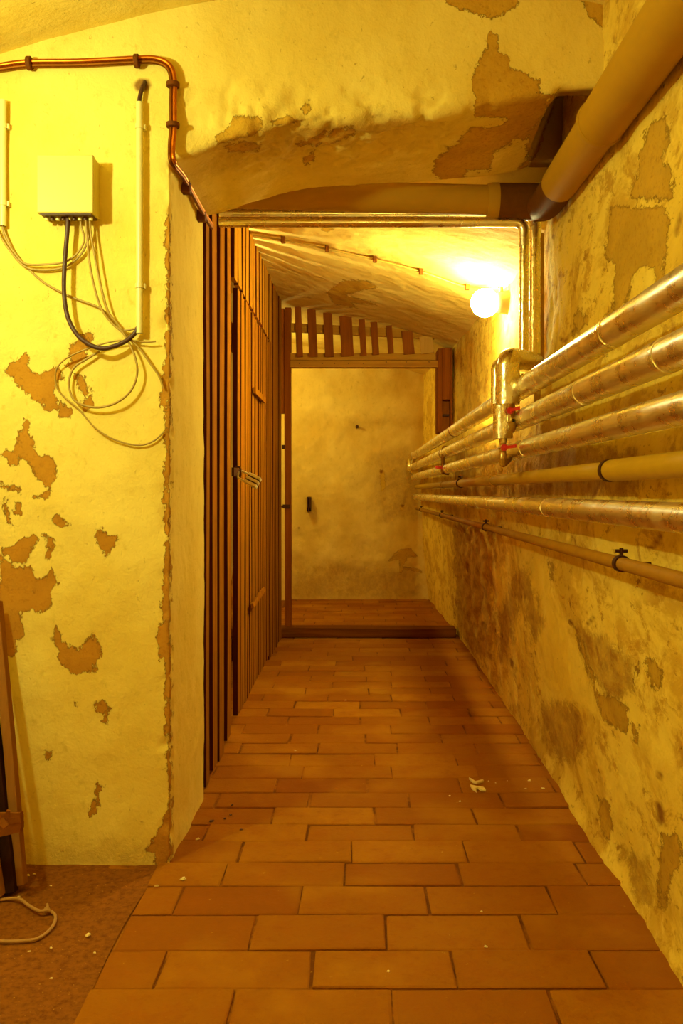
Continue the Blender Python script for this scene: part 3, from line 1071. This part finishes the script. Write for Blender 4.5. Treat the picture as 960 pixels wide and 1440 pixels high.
MB().tube(bend([(XL, YL, 1.055), (XL, YL, 1.035), (XL + .03, YL + .1, 1.05), (PX(2.85), 2.85, 1.08)], .02), .011, 12).build('pipe_stub', 'steel', rB)

# short vertical link with a red valve between the second and third pipes, far along
lk2 = thing('valve_link', 'short upright connecting pipe with red valve joining two far foil pipes', 'valve', (.46, 5.0, 1.1))
yl = 4.95
a, b = at(623, 632, yl), at(622, 664, yl)
MB().tube(line(a, b, 6), .010, 14).build('pipe_stub', 'steel', lk2)
MB().tube(bend([a, a + Vector((0, 0, .012)), a + Vector((.035, .02, .012))], .01), .008, 10).build('pipe_stub', 'steel', lk2)
MB().tube(bend([b, b + Vector((0, 0, -.004)), b + Vector((.035, .02, -.01))], .01), .008, 10).build('pipe_stub', 'steel', lk2)
c = at(615, 658, yl)
MB().board(c + Vector((.025, -.012, 0)), c + Vector((-.012, -.012, .004)), (0, 0, 1), .016, .008, 3).build('lever', 'lever', lk2)

# ------------------------------------------------------------------ drain pipe
dp = thing('drain_pipe', 'thick brown plastic drain pipe running overhead along the right wall to the lintel', 'drain pipe', (.57, 1.8, 1.83))
D0, D1 = Vector((.555, .55, 1.775)), Vector((.577, 2.56, 1.838))
dd = (D1 - D0).normalized()
ys_ = 2.05
sp = D0 + dd * (ys_ - D0.y) / dd.y
MB().tube(line(D0, sp + dd * .05, 12), .0575, 40).build('pipe', 'drain', dp)
MB().tube([sp + dd * .035, sp + dd * .05, sp + dd * .062], .06, 40, rad=[.0585, .061, .0565]).build('socket', 'drain', dp)
MB().tube(line(sp + dd * .03, D1, 10), .0525, 40).build('pipe', 'drain', dp)
H0 = Vector(((700 - U0) * 2.84 / F, 2.84, CH + (692 - 282) * 2.84 / F))
H1 = Vector((-.45, 2.86, H0.z + .03))
E0 = Vector((.585, 2.80, 1.845))
MB().tube(bend([D1 - dd * .02, D1 + dd * .2, E0 + Vector((-.01, .04, .02)), H0 + Vector((.03, 0, 0))], .09, 10), .050, 32).build('elbow', 'drain_dark', dp)
MB().tube(line(H0 + Vector((.13, -.003, -.002)), H0 + Vector((-.01, 0, 0)), 4), .0535, 36).build('coupler', 'drain_dark', dp)
MB().tube([H0 + Vector((-.0, 0, 0)), H0 + Vector((-.02, 0, 0)), H0 + Vector((-.035, 0, 0))], .05, 36, rad=[.055, .055, .051]).build('socket', 'drain', dp)
MB().tube(line(H0, H1, 20), .047, 36).build('pipe', 'drain', dp)

# dull vertical waste pipe in the corner behind the risers
vp = MB().tube(line((.592, 2.93, 1.2), (.592, 2.93, 1.80), 10), .0175, 24).build('waste_pipe', 'plast4')
tag(vp, 'dull ochre upright pipe in the corner right of the foil-wrapped risers', 'pipe')

# ------------------------------------------------------------------ wall lamp
LY = 3.85
gc = at(681.5, 426, LY)
lamp = thing('wall_lamp', 'glowing round globe lamp on the right passage wall under the ceiling', 'lamp', gc)
MB().ball(gc, .060, sc=(1, 1, 1.02)).build('globe', 'glow', lamp)
h = MB()
d = Vector((1, .0, .02)).normalized()
h.tube([gc + d * .050, gc + d * .062, gc + d * .075, gc + d * .115], .045, 28, rad=[.040, .048, .048, .055])
h.tube([gc + d * .07 + Vector((0, 0, .04)), gc + d * .07 + Vector((0, 0, .068))], .009, 10)
h.build('holder', 'holder', lamp)

# ceiling conduit with clips
cc = thing('ceiling_cable', 'thin cable clipped across the passage ceiling to the globe lamp', 'cable', (0, 4, 2.0))


def ceil_pt(u, v, h=.014):
    lo, hi = 3.0, 6.0
    for _ in range(50):
        m = (lo + hi) / 2
        q = at(u, v, m)
        if q.z > ceil_z(q.x, m) - h:
            hi = m
        else:
            lo = m
    return at(u, v, lo)


ck = [(356, 330), (398, 338), (460, 350), (527, 365), (592, 382), (657, 404)]
cp = [ceil_pt(*q) for q in ck]
cp2 = cp + [gc + Vector((.06, .0, .066))]
MB().tube(spline(cp2, 8), .0048, 10).build('cable', 'cable', cc)
for q in cp[1:]:
    MB().box(q + Vector((-.010, -.014, -.012)), q + Vector((.010, .014, .016))).build('clip', 'clip', cc, .003)

# ------------------------------------------------------------------ left wall fittings
W = lambda u, v, off=0.0: at(u, v, YF - off)      # point in front of the pillar face

cu = thing('copper_pipe_pair', 'pair of thin copper pipes clipped above the junction box and bending down the pillar', 'pipe', W(190, 90, .02))
ctrl = [W(-260, 116, .02), W(-120, 106, .02), W(-30, 98, .02), W(0, 94, .02), W(40, 89, .02), W(110, 88, .02), W(190, 84, .02), W(218, 84, .02), W(236, 92, .02), W(243, 110, .02), W(243, 140, .02), W(243, 180, .02), W(241, 205, .021), W(243, 228, .022)]
tail = [Vector((XP + .016, 2.36, at(252, 248, 2.36).z)), Vector((XP + .018, 2.50, at(266, 275, 2.50).z)), Vector((XP + .018, 2.68, at(283, 303, 2.68).z)), Vector((XP + .012, 2.84, at(291, 318, 2.84).z))]
A = spline(ctrl + tail, 7)
offn = []
for i, q in enumerate(A):
    t_ = (A[min(i + 1, len(A) - 1)] - A[max(i - 1, 0)]).normalized()
    nrm = t_.cross(Vector((0, 1, 0)))
    nrm = nrm.normalized() if nrm.length > .2 else Vector((0, 0, 1))
    offn.append(nrm)
MB().tube([q + n_ * .0045 for q, n_ in zip(A, offn)], .0056, 14).build('pipe', 'copper', cu)
MB().tube([q - n_ * .0045 + Vector((0, .003, 0)) for q, n_ in zip(A, offn)], .0056, 14).build('pipe', 'copper_dark', cu)


def ring_clip(par, c, axis, size=.017, foot=(0, .03, 0)):
    c, axis = Vector(c), Vector(axis).normalized()
    m = MB().tube([c - axis * .006, c + axis * .006], size, 18, rad=[size, size])
    m.tube([c, c + Vector(foot)], .006, 8)
    m.build('clip', 'clip', par, .002)


for u, v, ax_ in ((41, 89, (1, 0, 0)), (192, 86, (1, 0, 0)), (243, 119, (0, 0, 1)), (243, 176, (0, 0, 1))):
    ring_clip(cu, W(u, v, .02), ax_)
for y_, u, v in ((2.42, 258, 263), (2.66, 282, 303)):
    c = Vector((XP + .014, y_, at(u, v, y_).z))
    m = MB().box(c + Vector((-.018, -.014, -.018)), c + Vector((.010, .014, .014)))
    m.build('clip', 'clip', cu, .003)

# junction box
bx0, bx1, bz0, bz1 = W(52, 218, .06), W(130.5, 218, .06), W(52, 299, .06), W(52, 218, .06)
jb = thing('junction_box', 'square grey plastic junction box mounted on the pillar with cables below', 'junction box', ((bx0.x + bx1.x) / 2, YF, bz0.z))
MB().box((bx0.x, YF - .042, bz0.z), (bx1.x, YF + .004, bz1.z)).build('body', 'box', jb, .003)
MB().box((bx0.x - .001, YF - .062, bz0.z - .001), (bx1.x + .001, YF - .0425, bz1.z + .001)).build('lid', 'box', jb, .003)
MB().box((bx0.x + .006, YF - .056, bz0.z - .003), (bx1.x - .006, YF - .004, bz0.z)).build('gland_plate', 'box_dark', jb)
for i in range(9):
    x = bx0.x + .014 + i * (bx1.x - bx0.x - .028) / 8
    MB().tube([(x, YF - .030, bz0.z - .001), (x, YF - .030, bz0.z - .010)], .0052, 12).build('gland', 'box_dark' if i % 2 else 'conduit', jb)


def conduit(u, v0, v1, label, clips, r=.0088):
    t = thing('cable_conduit', label, 'conduit', W(u, v1, .016))
    a, b = W(u, v0, .017), W(u, v1, .017)
    pts = line(a, b, 8)
    m = MB().tube(pts, r, 18, caps=False)
    m.tube(pts, r * .8, 18, caps=False)
    m.build('tube', 'conduit', t)
    for v in clips:
        c = W(u, v, .017)
        q = MB().tube([c + Vector((0, 0, -.006)), c + Vector((0, 0, .006))], r * 1.25, 16)
        q.box(c + Vector((-.004, .0, -.006)), c + Vector((.014, .016, .006)))
        q.build('clip', 'conduit', t)
    return t


cd1 = conduit(196.3, 144, 469, 'white plastic cable conduit standing right of the junction box', (178, 402))
cd2 = conduit(4, 141, 318, 'white plastic cable conduit at the left edge of the pillar', (177, 286))
MB().tube(spline([W(195, 160, .017), W(196, 140, .017), W(200, 124, .012), W(203, 117, .0), W(205, 112, -.012)], 6), .0055, 10).build('cable_end', 'cable_dark', cd1)


def cable(name, pts, r, mat, label, grp=None, dflt=.03):
    P = [W(q[0], q[1], q[2] if len(q) > 2 else dflt) for q in pts]
    o = MB().tube(spline(P, 8), r, 10).build(name, mat)
    return tag(o, label, 'cable', grp)


cable('cable', [(95, 302, .030), (95, 320, .032), (91, 370, .034), (90, 410, .034), (95, 445, .034), (108, 470, .036), (125, 484, .036), (143, 490, .034), (160, 487, .030), (178, 479, .024), (190, 468, .018), (195, 458, .017)], .0058, 'cable_dark',
      'thick dark cable looping from the junction box up into the conduit')
cable('cable', [(113, 302, .026), (114, 318, .025), (118, 332, .024), (116, 345, .022), (105, 360, .02), (88, 369, .018), (60, 372, .016), (36, 371, .014), (24, 360, .014), (10, 340, .014), (4, 325, .016), (4, 312, .017)], .0028, 'cable',
      'thin tan cable curving from the box to the left conduit, upper of two')
cable('cable', [(128, 302, .02), (127, 318, .018), (123, 340, .016), (112, 360, .014), (92, 375, .012), (65, 380, .011), (40, 377, .011), (25, 366, .011), (6, 341, .012), (-6, 318, .016)], .0028, 'cable',
      'thin tan cable curving from the box to the left edge, lower of two')
cable('cable', [(2, 312, .017), (8, 330, .014), (22, 358, .010), (38, 376, .008), (60, 396, .008), (88, 412, .008), (112, 422, .008), (138, 432, .009), (150, 442, .01), (160, 455, .01), (172, 464, .012), (186, 463, .014), (195, 460, .017)], .0028, 'cable',
      'thin tan cable slanting from the left conduit down to the right conduit foot')
cable('cable', [(120, 302, .03), (122, 330, .03), (126, 370, .028), (133, 405, .026), (143, 435, .024), (158, 455, .022), (172, 467, .022), (181, 482, .022), (189, 500, .024), (193, 520, .024), (189, 540, .023), (178, 556, .022), (160, 568, .02), (138, 573, .018), (118, 570, .018), (104, 562, .018), (97, 545, .016), (98, 530, .015), (106, 515, .014), (125, 503, .012), (140, 494, .010)], .0030, 'cable',
      'tan cable hanging in a closed round loop below the junction box')
cable('cable', [(126, 302, .028), (128, 330, .027), (137, 380, .024), (145, 415, .022), (153, 440, .020), (165, 455, .018), (178, 472, .016), (196, 490, .014), (212, 512, .012), (224, 530, .010), (230, 546, .008)], .0028, 'cable',
      'tan cable running straight down from the box to the pillar edge')
cable('cable', [(219, 480, .016), (205, 481, .016), (185, 479, .018), (160, 480, .02), (130, 488, .02), (100, 500, .018), (84, 512, .014), (78, 525, .012), (80, 545, .010), (92, 560, .008), (110, 575, .007), (130, 598, .007), (150, 613, .007), (175, 623, .007), (198, 626, .007), (216, 620, .007), (230, 608, .005)], .0022, 'cable',
      'thin tan wire making the widest loop, reaching lowest on the pillar')

# ------------------------------------------------------------------ left floor: tied timber, string, crumbs
tb = thing('timber_bundle', 'narrow timber planks tied with a rag, leaning at the left end of the pillar', 'timber', at(18, 1255, 2.1))
f1, t1 = at(29, 1246, 2.12), at(6, 985, 2.235)
t1.z += .25
t1.x -= .02
MB().board(f1 + Vector((0, 0, .003)), t1, (1, 0, 0), .022, .03, 10).build('plank', 'pale_plank', tb, .002)
f2, t2 = at(14, 1257, 2.10), at(-22, 930, 2.20)
MB().board(f2 + Vector((0, 0, .003)), t2, (1, 0, 0), .034, .028, 10).build('plank', 'dark_plank', tb, .002)
f3, t3 = at(-2, 1262, 2.07), at(-30, 1080, 2.10)
MB().board(f3 + Vector((0, 0, .003)), t3, (1, 0, 0), .022, .03, 8).build('plank', 'pale_plank', tb, .002)
rg = MB()
for v0_, v1_, u1_ in ((1147, 1147, 29), (1163, 1151, 30), (1171, 1160, 30), (1178, 1165, 29)):
    a, b = at(-24, v0_, 2.045), at(u1_ - 1, v1_, 2.06)
    d_ = at(u1_ + 2, v1_ - 1, 2.16)
    rg.board(a, b, (0, 0, 1), .015, .006, 6, .001)
    rg.board(b + Vector((-.002, 0, 0)), d_, (0, 0, 1), .015, .005, 4, .001)
rg.board(at(2, 1152, 2.03), at(9, 1163, 2.025), (1, 0, 0), .014, .008, 3, .001)
rg.board(at(9, 1150, 2.03), at(12, 1139, 2.028), (1, 0, .4), .008, .004, 3, .001)
rg.build('rag_tie', 'rag', tb)

G = lambda u, v, h=.005: Vector(((u - U0) * (CH - h) / (v - V0), F * (CH - h) / (v - V0), h))
sp_ = [(-25, 1262), (0, 1265), (10, 1264), (27, 1264), (40, 1273), (55, 1281), (66, 1280), (74, 1283), (78, 1289), (75, 1301), (64, 1313), (50, 1321), (33, 1323), (16, 1324), (-25, 1323)]
sm = MB().tube(spline([G(u, v, .005 + (.006 if 2 < i < 7 else 0)) for i, (u, v) in enumerate(sp_)], 7), .0036, 8)
sm.ball(G(66, 1279, .01), .007, 10, 8)
sm.tube(spline([G(66, 1279, .01), G(67, 1275, .014), G(66, 1271, .018)], 4), .003, 8)
tag(sm.build('string', 'cord'), 'loose loop of tan string with a knot lying on the dark left floor', 'string')


def crumb(c, s, label, grp, flat=.5, mat='chip'):
    n_ = 7
    vs, fs = [], []
    c = Vector(c)
    an = sorted(random.uniform(0, 6.28) for _ in range(n_))
    for a in an:
        vs.append(c + Vector((math.cos(a) * s * random.uniform(.6, 1), math.sin(a) * s * random.uniform(.6, 1), 0)))
    for a in an:
        vs.append(c + Vector((math.cos(a) * s * .6, math.sin(a) * s * .6, s * flat * random.uniform(.6, 1))))
    for i in range(n_):
        j = (i + 1) % n_
        fs.append((i, j, n_ + j, n_ + i))
    fs.append(tuple(range(n_, 2 * n_)))
    fs.append(tuple(range(n_))[::-1])
    o = MB().add(vs, fs).build('plaster_crumb', mat)
    return tag(o, label, 'plaster crumb', grp)


def flake(pts, label):
    P = [G(u, v, .003) for u, v in pts]
    n_ = len(P)
    vs = P + [q + Vector((0, 0, .004 + random.uniform(0, .004))) for q in P]
    fs = [tuple(range(n_))[::-1], tuple(range(n_, 2 * n_))] + [(i, (i + 1) % n_, n_ + (i + 1) % n_, n_ + i) for i in range(n_)]
    tag(MB().add(vs, fs).build('plaster_flake', 'chip'), label, 'plaster flake')


flake([(661, 1106), (670, 1108), (679, 1108), (683, 1113), (677, 1113), (672, 1110), (668, 1111), (670, 1115), (664, 1111)], 'larger front plaster flake lying on the bricks near the right wall')
flake([(659, 1096), (663, 1098), (668, 1101), (678, 1099), (680, 1100), (670, 1103), (664, 1101)], 'thin plaster flake lying just behind the larger flake on the bricks')
for u, v, s in ((687, 1098.5, .004), (697, 1101, .004), (646.5, 1127, .005), (632, 1119.5, .005), (744, 1098, .008), (763, 1109, .008), (739, 1109, .005), (713, 1098, .003), (683, 1331, .006), (546, 1366, .004), (677, 1282, .004), (486, 985, .006), (415, 1056, .005)):
    crumb(G(u, v, .002), s, 'white plaster crumbs scattered over the brick floor', 'crumbs on the bricks')
for u, v, s in ((124, 1315, .008), (72, 1333, .004), (40, 1231, .006), (48, 1229, .005), (71, 1246, .004), (41, 1338, .004), (133, 1340, .004), (72, 1376, .004), (27, 1262, .006)):
    crumb(G(u, v, .003), s, 'pale crumbs scattered over the dark left floor', 'crumbs on the dark floor')
for u, v, s in ((277, 1180, .008), (257, 1236, .009), (220, 1247, .008)):
    crumb(G(u, v, .002), s, 'pale plaster crumbs lying at the foot of the pillar', 'crumbs at the pillar foot')
for u, v, s in ((297, 1155, .010), (316, 1151, .006), (339, 1167, .007), (324, 1146, .006), (326, 1132, .006)):
    crumb(G(u, v, .002), s, 'dark dirt crumbs on the bricks near the slats', 'dark crumbs near the slats', .4, 'box_dark')

# small hardware on the far wall
MB_ = MB().box(at(431.5, 699, 7.84), at(436.5, 719, 7.80) + Vector((0, .09, 0))) if False else MB()
c0, c1 = at(431.5, 719, 7.83), at(437, 699, 7.83)
br = MB().box((c0.x, 7.79, c0.z), (c0.x + .012, 7.88, c1.z)).box((c0.x, 7.79, c0.z), (c1.x, 7.80, c0.z + .03)).box((c1.x - .01, 7.79, c0.z), (c1.x, 7.88, c1.z))
tag(br.build('wall_bracket', 'iron'), 'small rusty iron bracket sticking from the far wall', 'bracket')
nq = at(502, 600, 7.85)
tag(MB().tube([nq + Vector((0, .06, 0)), nq + Vector((0, -.03, .004))], .012, 8).build('wall_nail', 'iron'), 'dark nail sticking from the upper part of the far wall', 'nail')


# ------------------------------------------------------------------ lights
def point(name, loc, energy, col, r):
    L = bpy.data.lights.new(name, 'POINT')
    L.energy = energy
    L.color = col
    L.shadow_soft_size = r
    o = bpy.data.objects.new(name, L)
    o.location = loc
    COL.objects.link(o)


point('room_bulb', (-1.05, 1.46, 1.76), 36, (.93, 1.0, .46), .03)
point('fill_behind_camera', (.05, -.8, .55), 17, (1.0, .86, .20), .10)  # unseen low fill, added to brighten the lintel's underside
point('cellar_bulb', (-.80, 4.12, 2.04), 20, (1.0, .95, .5), .010)
point('far_bulb', (-.95, 6.95, 1.95), 22, (1.0, .93, .30), .05)

wd = bpy.data.worlds.new('cellar')
wd.use_nodes = True
wd.node_tree.nodes['Background'].inputs[0].default_value = (0, 0, 0, 1)
S.world = wd

cam = bpy.data.cameras.new('camera')
cam.sensor_fit = 'AUTO'
cam.sensor_width = 36
cam.lens = F * 36 / 1440
cam.shift_x = -(U0 - 480) / 1440
cam.shift_y = -(720 - V0) / 1440
cam.clip_start = .02
co = bpy.data.objects.new('camera', cam)
co.location = (0, 0, CH)
co.rotation_euler = (math.pi / 2, 0, 0)
COL.objects.link(co)
S.camera = co
S.view_settings.view_transform = 'Standard'
S.view_settings.look = 'None'
S.view_settings.gamma = 1
S.view_settings.use_curve_mapping = False
S.view_settings.exposure = 0
S.cycles.use_denoising = True
S.cycles.max_bounces = 10
S.cycles.diffuse_bounces = 6
